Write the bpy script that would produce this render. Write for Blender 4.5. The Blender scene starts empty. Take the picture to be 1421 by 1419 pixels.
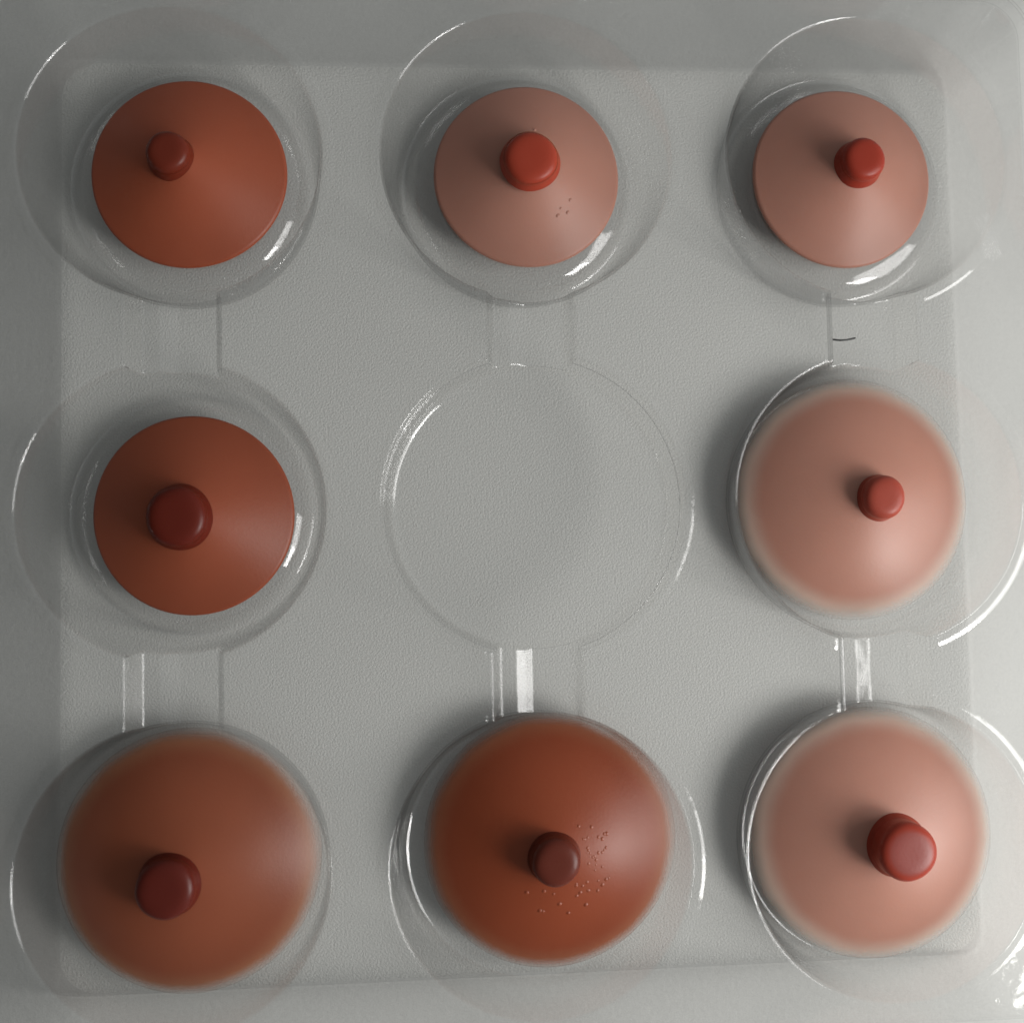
import bpy, bmesh, math, random
from mathutils import Vector, Matrix
random.seed(7)
U = 0.015                                    # one layout unit is 15 mm
S = bpy.context.scene
C = S.collection

# ------------------------------------------------------------ camera
cam_d = bpy.data.cameras.new('camera')
cam = bpy.data.objects.new('camera', cam_d); C.objects.link(cam)
cam.location = Vector((-1.238, -0.809, 14.57)) * U
cam.rotation_euler = (0.0556, -0.0707, -0.0209)
cam_d.sensor_fit = 'HORIZONTAL'; cam_d.sensor_width = 36
cam_d.lens = 18 / math.tan(math.radians(26))
cam_d.clip_start = 0.005; cam_d.clip_end = 20
cam_d.dof.use_dof = True
cam_d.dof.focus_distance = 14.1 * U
cam_d.dof.aperture_fstop = 9.0
S.camera = cam

# ------------------------------------------------------------ light
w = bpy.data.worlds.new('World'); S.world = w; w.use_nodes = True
# a dim room, somewhat lighter on the window side
wt = w.node_tree
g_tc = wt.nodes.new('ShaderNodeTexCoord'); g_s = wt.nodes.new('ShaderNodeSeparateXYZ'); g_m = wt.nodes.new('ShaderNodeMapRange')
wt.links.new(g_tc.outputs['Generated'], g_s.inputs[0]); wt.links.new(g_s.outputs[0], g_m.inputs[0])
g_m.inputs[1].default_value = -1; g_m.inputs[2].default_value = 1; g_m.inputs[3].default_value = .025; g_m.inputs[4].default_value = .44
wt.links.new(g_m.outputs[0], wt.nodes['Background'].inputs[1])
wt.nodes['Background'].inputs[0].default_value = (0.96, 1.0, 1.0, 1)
def area(name, loc, aim, sx, sy, power, col):
    d = bpy.data.lights.new(name, 'AREA'); d.shape = 'RECTANGLE'; d.size = sx*U; d.size_y = sy*U
    d.energy = power; d.color = col
    o = bpy.data.objects.new(name, d); C.objects.link(o); o.location = Vector(loc)*U
    o.rotation_euler = (Vector(aim)-Vector(loc)).to_track_quat('-Z', 'Y').to_euler()
    return o
area('window_light', (21.0, -13.0, 16.6), (0, 0, 1), 7.5, 10, 0.84, (1.0, 0.985, 0.96))
area('soft_fill_light', (29, -7, 19), (0, 0, 1), 17, 22, 1.45, (1.0, 0.985, 0.965))  # added broad fill lamp on the right, softens the nipple shadows
S.view_settings.view_transform = 'Standard'; S.view_settings.look = 'None'
S.view_settings.exposure = 0; S.view_settings.gamma = 1
S.render.engine = 'CYCLES'
S.cycles.transparent_max_bounces = 48; S.cycles.max_bounces = 9; S.cycles.glossy_bounces = 4
S.cycles.caustics_reflective = False; S.cycles.caustics_refractive = False

# ------------------------------------------------------------ materials
def mat(name):
    m = bpy.data.materials.new(name); m.use_nodes = True
    nt = m.node_tree; nt.nodes.clear()
    out = nt.nodes.new('ShaderNodeOutputMaterial')
    return m, nt, out
def N(nt, t, **k):
    n = nt.nodes.new(t)
    for a, v in k.items():
        if a.startswith('_'): setattr(n, a[1:], v)
        else: n.inputs[a.replace('__', ' ')].default_value = v
    return n
def math_n(nt, op, a=None, b=None, c=None, clamp=False):
    n = nt.nodes.new('ShaderNodeMath'); n.operation = op; n.use_clamp = clamp
    for i, v in enumerate((a, b, c)):
        if v is None: continue
        if isinstance(v, (int, float)): n.inputs[i].default_value = v
        else: nt.links.new(v, n.inputs[i])
    return n.outputs[0]

def plastic(name, rough=0.05, tint=0.993, wav=0.25):
    m, nt, out = mat(name); L = nt.links
    tc = N(nt, 'ShaderNodeTexCoord')
    n1 = N(nt, 'ShaderNodeTexNoise'); n1.inputs['Scale'].default_value = 2.2/U; n1.inputs['Detail'].default_value = 2
    n2 = N(nt, 'ShaderNodeTexNoise'); n2.inputs['Scale'].default_value = 14/U; n2.inputs['Detail'].default_value = 3
    L.new(tc.outputs['Object'], n1.inputs['Vector']); L.new(tc.outputs['Object'], n2.inputs['Vector'])
    h = math_n(nt, 'MULTIPLY_ADD', n2.outputs['Fac'], 0.08, n1.outputs['Fac'])
    bp = N(nt, 'ShaderNodeBump'); bp.inputs['Strength'].default_value = wav; bp.inputs['Distance'].default_value = 0.03*U
    L.new(h, bp.inputs['Height'])
    lw = N(nt, 'ShaderNodeLayerWeight'); lw.inputs['Blend'].default_value = 0.5
    p = math_n(nt, 'POWER', lw.outputs['Facing'], 7.5)
    f = math_n(nt, 'MULTIPLY_ADD', p, 0.75, 0.055, True)
    tr = N(nt, 'ShaderNodeBsdfTransparent')
    # absorption grows as the sheet is looked through edge-on
    q = math_n(nt, 'POWER', lw.outputs['Facing'], 7.0)
    q = math_n(nt, 'MULTIPLY_ADD', q, -0.30, tint, True)
    cmb = N(nt, 'ShaderNodeCombineColor'); 
    for i in range(3): L.new(q, cmb.inputs[i])
    L.new(cmb.outputs[0], tr.inputs['Color'])
    gl = N(nt, 'ShaderNodeBsdfAnisotropic') if False else N(nt, 'ShaderNodeBsdfGlossy')
    gl.inputs['Roughness'].default_value = rough
    L.new(bp.outputs[0], gl.inputs['Normal'])
    mx = N(nt, 'ShaderNodeMixShader'); L.new(f, mx.inputs[0]); L.new(tr.outputs[0], mx.inputs[1]); L.new(gl.outputs[0], mx.inputs[2])
    L.new(mx.outputs[0], out.inputs[0])
    return m
M_plastic = plastic('clear_plastic')

def paper(name, col, grain, scale):
    m, nt, out = mat(name); L = nt.links
    tc = N(nt, 'ShaderNodeTexCoord')
    n1 = N(nt, 'ShaderNodeTexNoise'); n1.inputs['Scale'].default_value = scale/U; n1.inputs['Detail'].default_value = 3; n1.inputs['Roughness'].default_value = .55
    v = N(nt, 'ShaderNodeTexNoise'); v.inputs['Scale'].default_value = 0.35/U; v.inputs['Detail'].default_value = 3
    L.new(tc.outputs['Object'], n1.inputs['Vector']); L.new(tc.outputs['Object'], v.inputs['Vector'])
    pits = N(nt, 'ShaderNodeValToRGB'); pits.color_ramp.elements[0].position = .30; pits.color_ramp.elements[1].position = .68
    L.new(n1.outputs['Fac'], pits.inputs[0])
    bp = N(nt, 'ShaderNodeBump'); bp.inputs['Strength'].default_value = grain; bp.inputs['Distance'].default_value = 0.02*U
    L.new(pits.outputs[0], bp.inputs['Height'])
    cr = N(nt, 'ShaderNodeMix', _data_type='RGBA')
    cr.inputs[6].default_value = (*[c*.93 for c in col], 1); cr.inputs[7].default_value = (*col, 1)
    L.new(v.outputs['Fac'], cr.inputs[0])
    fs = N(nt, 'ShaderNodeTexNoise'); fs.inputs['Scale'].default_value = 55/U; fs.inputs['Detail'].default_value = 2
    L.new(tc.outputs['Object'], fs.inputs['Vector'])
    sm = N(nt, 'ShaderNodeMapRange'); sm.inputs[1].default_value = .3; sm.inputs[2].default_value = .7; sm.inputs[3].default_value = .90; sm.inputs[4].default_value = 1.06
    L.new(fs.outputs['Fac'], sm.inputs[0])
    mul = N(nt, 'ShaderNodeVectorMath', _operation='SCALE'); L.new(cr.outputs[2], mul.inputs[0]); L.new(sm.outputs[0], mul.inputs['Scale'])
    b = N(nt, 'ShaderNodeBsdfPrincipled'); b.inputs['Roughness'].default_value = .6; b.inputs['Specular IOR Level'].default_value = .3
    L.new(mul.outputs[0], b.inputs['Base Color']); L.new(bp.outputs[0], b.inputs['Normal']); L.new(b.outputs[0], out.inputs[0])
    return m
M_table = paper('smooth_white', (.60, .60, .575), .10, 12)
M_desk = paper('pale_tabletop', (.5, .5, .49), .1, 8)
M_card = paper('white_textured_card', (.655, .655, .625), .30, 34)

def silicone(name, col, col2, R, feather, rough=.40, spec=.36, tip=None):
    """col centre colour, col2 thin edge colour; pigment thins out over the outer `feather` of the radius."""
    m, nt, out = mat(name); L = nt.links
    tc = N(nt, 'ShaderNodeTexCoord')
    sp = N(nt, 'ShaderNodeSeparateXYZ'); L.new(tc.outputs['Object'], sp.inputs[0])
    x2 = math_n(nt, 'MULTIPLY', sp.outputs[0], sp.outputs[0]); y2 = math_n(nt, 'MULTIPLY', sp.outputs[1], sp.outputs[1])
    r = math_n(nt, 'SQRT', math_n(nt, 'ADD', x2, y2)); r = math_n(nt, 'DIVIDE', r, R*U)
    ns = N(nt, 'ShaderNodeTexNoise'); ns.inputs['Scale'].default_value = 1.6/U; ns.inputs['Detail'].default_value = 4
    L.new(tc.outputs['Object'], ns.inputs['Vector'])
    r = math_n(nt, 'MULTIPLY_ADD', math_n(nt, 'SUBTRACT', ns.outputs['Fac'], .5), .05 if feather else 0.0, r)
    cm = N(nt, 'ShaderNodeMix', _data_type='RGBA'); cm.inputs[6].default_value = (*[c*.93 for c in col], 1); cm.inputs[7].default_value = (*[min(1, c*1.07) for c in col], 1)
    L.new(ns.outputs['Fac'], cm.inputs[0])
    colr = cm.outputs[2]
    b = N(nt, 'ShaderNodeBsdfPrincipled')
    if tip:                                   # paler colour on the flat tip
        mr = N(nt, 'ShaderNodeMapRange', _interpolation_type='SMOOTHSTEP'); L.new(r, mr.inputs[0])
        mr.inputs[1].default_value = .85; mr.inputs[2].default_value = .62
        ce = N(nt, 'ShaderNodeMix', _data_type='RGBA'); L.new(mr.outputs[0], ce.inputs[0]); L.new(colr, ce.inputs[6]); ce.inputs[7].default_value = (*tip, 1)
        colr = ce.outputs[2]
    if feather:
        mr = N(nt, 'ShaderNodeMapRange', _interpolation_type='SMOOTHSTEP'); L.new(r, mr.inputs[0])
        mr.inputs[1].default_value = 1-feather; mr.inputs[2].default_value = 1.0
        ce = N(nt, 'ShaderNodeMix', _data_type='RGBA'); L.new(mr.outputs[0], ce.inputs[0]); L.new(colr, ce.inputs[6]); ce.inputs[7].default_value = (*col2, 1)
        colr = ce.outputs[2]
        al = N(nt, 'ShaderNodeMapRange', _interpolation_type='SMOOTHSTEP'); L.new(r, al.inputs[0])
        al.inputs[1].default_value = 1-feather*.5; al.inputs[2].default_value = 1.01; al.inputs[3].default_value = 1; al.inputs[4].default_value = .12
        L.new(al.outputs[0], b.inputs['Alpha'])
    L.new(colr, b.inputs['Base Color'])
    b.inputs['Roughness'].default_value = rough; b.inputs['Specular IOR Level'].default_value = spec
    b.inputs['Subsurface Weight'].default_value = .35; b.inputs['Subsurface Scale'].default_value = .12*U
    b.inputs['Subsurface Radius'].default_value = (1, .45, .3)
    fn = N(nt, 'ShaderNodeTexNoise'); fn.inputs['Scale'].default_value = 26/U; fn.inputs['Detail'].default_value = 2
    L.new(tc.outputs['Object'], fn.inputs['Vector'])
    bp = N(nt, 'ShaderNodeBump'); bp.inputs['Strength'].default_value = .12; bp.inputs['Distance'].default_value = .01*U
    L.new(fn.outputs['Fac'], bp.inputs['Height']); L.new(bp.outputs[0], b.inputs['Normal'])
    L.new(b.outputs[0], out.inputs[0])
    return m

def plain(name, col, rough=.5):
    m, nt, out = mat(name); b = N(nt, 'ShaderNodeBsdfPrincipled')
    b.inputs['Base Color'].default_value = (*col, 1); b.inputs['Roughness'].default_value = rough
    nt.links.new(b.outputs[0], out.inputs[0]); return m

# ------------------------------------------------------------ mesh helpers
def link(name, verts, faces, m, parent=None, loc=(0, 0, 0), smooth=True, solid=0):
    me = bpy.data.meshes.new(name); me.from_pydata([(x*U, y*U, z*U) for x, y, z in verts], [], faces); me.update()
    if smooth: me.polygons.foreach_set('use_smooth', [True]*len(me.polygons))
    me.materials.append(m)
    o = bpy.data.objects.new(name, me); C.objects.link(o); o.location = Vector(loc)*U
    if parent: o.parent = parent
    if solid:
        md = o.modifiers.new('thickness', 'SOLIDIFY'); md.thickness = solid*U; md.offset = -1; md.use_rim = False
    return o
def empty(name, loc, label, cat, group=None):
    o = bpy.data.objects.new(name, None); C.objects.link(o); o.location = Vector(loc)*U; o.empty_display_size = .01
    o['label'] = label; o['category'] = cat
    if group: o['group'] = group
    return o
def grid_faces(nu, nv, wrap):
    F = []
    for i in range(nu-1):
        for j in range(nv if wrap else nv-1):
            k = (j+1) % nv
            F.append((i*nv+j, i*nv+k, (i+1)*nv+k, (i+1)*nv+j))
    return F
def lathe(prof, n=96):
    V = []; P = prof[:]
    for r, z in P:
        for j in range(n):
            a = 2*math.pi*j/n; V.append((r*math.cos(a), r*math.sin(a), z))
    # profile runs from the rim inwards, ring to ring
    F = [(a, b, c, d) for a, b, c, d in grid_faces(len(P), n, True)]
    V.append((0, 0, P[-1][1])); last = (len(P)-1)*n
    for j in range(n): F.append((last+j, last+(j+1) % n, len(V)-1))
    return V, F
def sstep(t):
    t = max(0.0, min(1.0, t)); return t*t*(3-2*t)
def fillet_poly(pts, rads, seg=8):
    """2-D polyline with rounded corners"""
    out = [pts[0]]
    for i in range(1, len(pts)-1):
        p, a, b = Vector(pts[i]), Vector(pts[i-1]), Vector(pts[i+1]); r = rads[i]
        u = (a-p).normalized(); v = (b-p).normalized(); ang = u.angle(v)
        if r <= 0 or ang > math.pi-.01: out.append(tuple(p)); continue
        t = min(r/math.tan(ang/2), .49*(a-p).length, .49*(b-p).length); s, e = p+u*t, p+v*t
        for k in range(seg+1):
            q = k/seg; out.append(tuple(s*(1-q)**2 + p*2*q*(1-q) + e*q*q))
    out.append(pts[-1]); return out
def interp(prof, x):
    for (a, za), (b, zb) in zip(prof, prof[1:]):
        if x <= b: return za + (zb-za)*(x-a)/max(1e-9, b-a)
    return prof[-1][1]

# ------------------------------------------------------------ tabletop and card
H = 1.40; PITCH = 4.5; RO = 2.05
tb = link('tabletop', [(-60, -60, 0), (60, -60, 0), (60, 60, 0), (-60, 60, 0)], [(0, 1, 2, 3)], M_desk, loc=(0, 0, -.72), smooth=False)
tb['kind'] = 'structure'

def rrect(hx, hy, r, n=14):
    P = []
    for sx, sy, a0 in ((1, 1, 0), (-1, 1, 90), (-1, -1, 180), (1, -1, 270)):
        for k in range(n+1):
            a = math.radians(a0 + 90*k/n); P.append((sx*(hx-r)+r*math.cos(a), sy*(hy-r)+r*math.sin(a)))
    return P
def ringed(name, specs, m, parent=None, cap=False):
    V = []; n = 0
    for hw, rad, z in specs:
        L = rrect(hw, hw, rad); n = len(L); V += [(x, y, z) for x, y in L]
    F = [(b, a, d, c) for a, b, c, d in grid_faces(len(specs), n, True)]
    if cap: F.append(tuple(range(n)))
    return link(name, V, F, m, parent)
card = ringed('base_plate', [(6.08, .40, 0), (6.16, .44, -.002), (6.24, .47, -.006), (6.31, .5, -.016)], M_card, cap=True)
card['label'] = 'white textured base with gently sloping edges lying under the clear tray'; card['category'] = 'base'
ringed('sloping_edge', [(6.31, .5, -.016), (6.36, .52, -.026), (6.9, .7, -.15), (7.6, .95, -.32), (8.4, 1.2, -.50), (8.42, 1.2, -.72)], M_table, card)

# ------------------------------------------------------------ clear tray
tray = empty('sample_tray', (0, 0, 0), 'clear plastic moulded tray with nine round wells holding the silicone samples', 'tray')
prof_small = fillet_poly([(0, .38), (1.26, .38), (1.45, .305), (1.59, .11), (1.65, .11), (1.73, .48), (1.87, H+.012), (2.0, H+.012), (RO, H)], [0, .3, .3, .04, .10, .2, .2, .01, 0], 9)
prof_big = fillet_poly([(0, .38), (1.70, .38), (1.78, .54), (1.87, H+.012), (2.0, H+.012), (RO, H)], [0, .10, .2, .2, .01, 0], 9)
prof_mid = fillet_poly([(0, .78), (1.82, .78), (1.88, 1.15), (1.89, 1.22), (1.91, 1.22), (1.925, H+.012), (2.0, H+.012), (RO, H)], [0, .11, .05, .03, .03, .10, .01, 0], 8)
CW = .56
ch_prof = fillet_poly([(-.66, H), (-CW, H), (-CW+.11, .99), (-.24, .99), (-.02, .88), (CW-.06, .88), (CW, H), (.66, H)], [0, .05, .05, .04, .04, .05, .05, 0], 6)
def smin(a, b, k=.02):
    h = max(0., min(1., .5+.5*(b-a)/k)); return b*(1-h)+a*h - k*h*(1-h)
def well(i, j, prof):
    rs = sorted({round(p[0], 5) for p in prof if p[0] > .3} | {.3 + .1*k for k in range(11)} | {1.93+.005*k for k in range(0)} )
    # extra rings through the wall so the channel mouths cut it cleanly
    rs = sorted(set(rs) | {1.64+.02*k for k in range(20)}); rs = [r for r in rs if r <= RO]
    rs = [r for a, r in zip([-1]+rs, rs) if r-a > .002] ; rs[-1] = RO
    nA = 720; V = []
    ph = random.random()*6
    for r in rs:
        for k in range(nA):
            a = 2*math.pi*k/nA; x, y = r*math.cos(a), r*math.sin(a)
            z = interp(prof, r)
            if (y > .8 and j < 1) or (y < -.8 and j > -1):
                if abs(x) < .66 and r > 1.5: z = smin(z, interp(ch_prof, x)) if r > 1.75 else min(z, interp(ch_prof, x))
            V.append((x, y, z))
    F = [f for f in grid_faces(len(rs), nA, True)]
    F = [(a, d, c, b) for a, b, c, d in F]
    F.append(tuple(range(nA)))                      # the middle of the well floor
    o = link('well', V, F, M_plastic, tray, (i*PITCH, j*PITCH, 0), solid=.03)
    if (i, j) == (0, 0): o['label'] = 'shallow empty middle well'
kinds = {(-1, 1): 's', (0, 1): 's', (1, 1): 's', (-1, 0): 's', (0, 0): 'm', (1, 0): 'b', (-1, -1): 'b', (0, -1): 'b', (1, -1): 'b'}
for (i, j), k in kinds.items():
    well(i, j, {'s': prof_small, 'b': prof_big, 'm': prof_mid}[k])
xs = sorted({round(p[0], 5) for p in ch_prof}); xs = [x for x in xs if abs(x) <= .66]
for i in (-1, 0, 1):
    for j in (0, -1):
        V = []; rows = 16
        for q in range(rows+1):
            t = q/rows
            for x in xs:
                e = PITCH/2 - math.sqrt(RO*RO-x*x); V.append((x, -e+2*e*t, interp(ch_prof, x)))
        F = [(a, b, c, d) for a, b, c, d in grid_faces(rows+1, len(xs), False)]
        link('channel', V, F, M_plastic, tray, (i*PITCH, (j+.5)*PITCH, 0), solid=.03)
# deck with three keyhole-chain openings
bm = bmesh.new()
def add_loop(P):
    vs = [bm.verts.new((x*U, y*U, H*U)) for x, y in P]
    for a, b in zip(vs, vs[1:]+vs[:1]): bm.edges.new((a, b))
add_loop(rrect(6.60, 6.60, .5))
a0 = math.asin(.66/RO)
for i in (-1, 0, 1):
    P = []; cx = i*PITCH; m = 120
    def arc(cy, s, e):
        for k in range(m+1):
            a = s+(e-s)*k/m; P.append((cx+RO*math.cos(a), cy+RO*math.sin(a)))
    T = math.pi/2
    arc(-PITCH, T+a0, T+2*math.pi-a0)                # bottom circle, all round from the left of its mouth to the right
    arc(0, -T+a0, T-a0)
    arc(PITCH, -T+a0, -T+2*math.pi-a0)
    arc(0, T+a0, 3*T-a0)
    Q = [P[0]]
    for p in P[1:]:
        if math.dist(p, Q[-1]) > 1e-4: Q.append(p)
    add_loop(Q)
bmesh.ops.triangle_fill(bm, use_beauty=True, use_dissolve=False, edges=bm.edges[:])
bmesh.ops.recalc_face_normals(bm, faces=bm.faces[:])
for f in bm.faces:
    if f.normal.z < 0: f.normal_flip()
me = bpy.data.meshes.new('deck'); bm.to_mesh(me); bm.free(); me.materials.append(M_plastic)
dk = bpy.data.objects.new('deck', me); C.objects.link(dk); dk.parent = tray
md = dk.modifiers.new('thickness', 'SOLIDIFY'); md.thickness = .03*U; md.offset = -1; md.use_rim = False
def sweep(name, prof, thick):
    V = []; n = None
    for off, z in prof:
        L = rrect(6.6+off, 6.6+off, .5+off); n = len(L); V += [(x, y, z) for x, y in L]
    F = [(a, b, c, d) for a, b, c, d in grid_faces(len(prof), n, True)]
    return link(name, V, F, M_plastic, tray, solid=thick)
sweep('outer_wall', fillet_poly([(0, H-.032), (.03, H-.032), (-.27, .02)], [0, .03, 0]), .03)
sweep('flange', fillet_poly([(0.0, H), (.20, H), (.225, H-.05)], [0, .02, 0]), .03)

# ------------------------------------------------------------ silicone prostheses
def prosthesis(x, y, R, big, rn, nx, ny, col, ncol, ecol, label, tilt=0, top=1.42, cone=.58, nlabel=None, seed=0, bumps=0, btop=None):
    base = .395 if big else .395
    rn *= .95
    t = empty('nipple_prosthesis', (x, y, base), label, 'prosthesis', 'silicone nipple prostheses in the tray')
    m = silicone('silicone', col, ecol, R, .22 if big else 0)
    mn = silicone('nipple_silicone', ncol, ncol, rn, 0, .34, .22, btop)
    rnd = random.Random(seed)
    def h(r):
        q = r/R
        if big: return .035 + cone*(.62*(1-q**2.2) + .38*(1-q)) 
        return .05 + cone*(.35*(1-q*q) + .65*(1-q)**1.15)
    rr = [R*(1-k/60) for k in range(60)]
    prof = [(R*.995, 0), (R, .012 if big else .02)] + [(R*.998, h(R)*.7)] + [(r, h(r)) for r in rr[1:]]
    V, F = lathe(prof, 128)
    # gentle hand-made unevenness
    V2 = []
    for a, b, c in V:
        g = math.atan2(b, a); s = 1 + .006*math.sin(2*g+seed) + .004*math.sin(3*g+seed*2)
        V2.append((a*s, b*s, c + (.006*math.sin(3*a+seed)*math.cos(3*b+seed) if c > .03 else 0)))
    V = V2
    # small raised glands round the nipple
    V0, F0 = V, F; V, F = [], []
    for _ in range(bumps):
        a = rnd.gauss(-.35 if nx > -5 else 0, .75); r = rn + rnd.uniform(.12, .48); br = rnd.uniform(.018, .028)
        cx, cy = nx+r*math.cos(a), ny+r*math.sin(a); cz = h(math.hypot(cx, cy)); o = len(V)
        for rf, zf in ((1.25, -.1), (.8, .17), (.4, .3)):
            for k in range(8):
                q = math.radians(45*k); V.append((cx+br*rf*math.cos(q), cy+br*rf*math.sin(q), cz+br*zf))
        V.append((cx, cy, cz+.33*br))
        for l in (0, 1):
            for k in range(8): F.append((o+l*8+k, o+l*8+(k+1) % 8, o+l*8+8+(k+1) % 8, o+l*8+8+k))
        for k in range(8): F.append((o+16+k, o+16+(k+1) % 8, o+24))
    link('areola', V0, F0, m, t)
    if V:
        mb = plain('gland_silicone', tuple(c*.98 for c in col), .42)
        gb = link('raised_glands', V, F, mb, t); gb['kind'] = 'stuff'
    hb = h(math.hypot(nx, ny)); ht = top - base
    fl = rn*.22
    P = fillet_poly([(rn*1.12, hb-.07), (rn*1.02, hb+.03), (rn*.985, hb+.08), (rn, ht-.10)], [0, .06, .06, 0], 8)
    for k in range(1, 19):
        a = math.radians(k*5-.01*(k == 18)); P.append((rn*max(.02, math.cos(a))**.47, ht-.10+.14*math.sin(a)**.85))
    V, F = lathe(P, 72)
    V = [(a*(1+.02*math.sin(2*math.atan2(b, a)+seed)), b*(1+.015*math.sin(3*math.atan2(b, a)+seed)), c+tilt*a) for a, b, c in V]
    no = link('nipple', V, F, mn, t, (nx, ny, 0))
    if nlabel: no['label'] = nlabel
    return t
BR_, BN = (.34, .080, .036), (.15, .022, .010)
LT, LN = (.44, .21, .155), (.32, .038, .020)
LB = (.47, .225, .165)
PE = (.62, .50, .42); OE = (.36, .16, .085)
prosthesis(-4.48, 4.58, 1.29, False, .29, -.12, .03, BR_, BN, OE, 'small crisp-edged russet silicone nipple prosthesis in the top left well', seed=1, top=1.16)
prosthesis(.08, 4.57, 1.27, False, .375, .0, .0, LT, (.36, .05, .025), PE, 'small pale pink silicone prosthesis with wide dark red nipple in the top middle well', bumps=5, seed=2, top=1.14)
prosthesis(4.53, 4.57, 1.27, False, .31, .06, .03, LT, LN, PE, 'small pale pink silicone prosthesis with narrow bright red nipple in the top right well', seed=3, top=1.12, cone=.50, bumps=0)
prosthesis(-4.44, -.02, 1.315, False, .40, -.07, -.05, (.30, .072, .032), (.12, .014, .007), OE, 'small crisp-edged russet silicone nipple prosthesis beside the empty middle well', seed=4, top=1.15)
prosthesis(4.50, .05, 1.66, True, .305, .16, -.02, LB, (.38, .07, .045), PE, 'large pale pink silicone prosthesis with small nipple, right of the empty middle well', seed=5, top=1.17, cone=.54, bumps=0)
prosthesis(-4.51, -4.50, 1.70, True, .385, -.12, -.14, (.27, .073, .033), (.11, .015, .009), OE, 'large tan brown silicone nipple prosthesis with feathered edge in the bottom left well', seed=6, top=1.29, cone=.62)
prosthesis(.20, -4.42, 1.68, True, .325, -.01, -.09, (.28, .058, .02), (.13, .026, .015), (.34, .13, .065), 'large dark reddish brown silicone prosthesis with pimpled skin in the bottom middle well', seed=7, top=1.27, cone=.60, bumps=48)
prosthesis(4.58, -4.50, 1.70, True, .40, .15, -.05, LB, (.36, .05, .028), PE, 'large pale pink silicone prosthesis with pink-tipped nipple in the bottom right well', seed=8, top=1.31, cone=.54, bumps=0, btop=(.30, .075, .062))

# ------------------------------------------------------------ stray fibre in the right-hand channel
M_f = plain('dark_fibre', (.03, .03, .028))
pts = [(-.22, 0, .0), (-.12, -.012, .004), (-.02, -.006, .004), (.06, .01, .002), (.1, .02, 0)]
V = []; F = []
for a, b, c in pts:
    for k in range(6): V.append((a, b+.013*math.cos(k*1.0472), c+.013*math.sin(k*1.0472)))
F = grid_faces(len(pts), 6, True) + [tuple(range(5, -1, -1)), tuple(range(24, 30))]
fb = link('fibre', V, F, M_f, None, (4.42, 2.22, .72))
fb['label'] = 'short dark fibre lying in the clear channel between the two upper right wells'; fb['category'] = 'fibre'
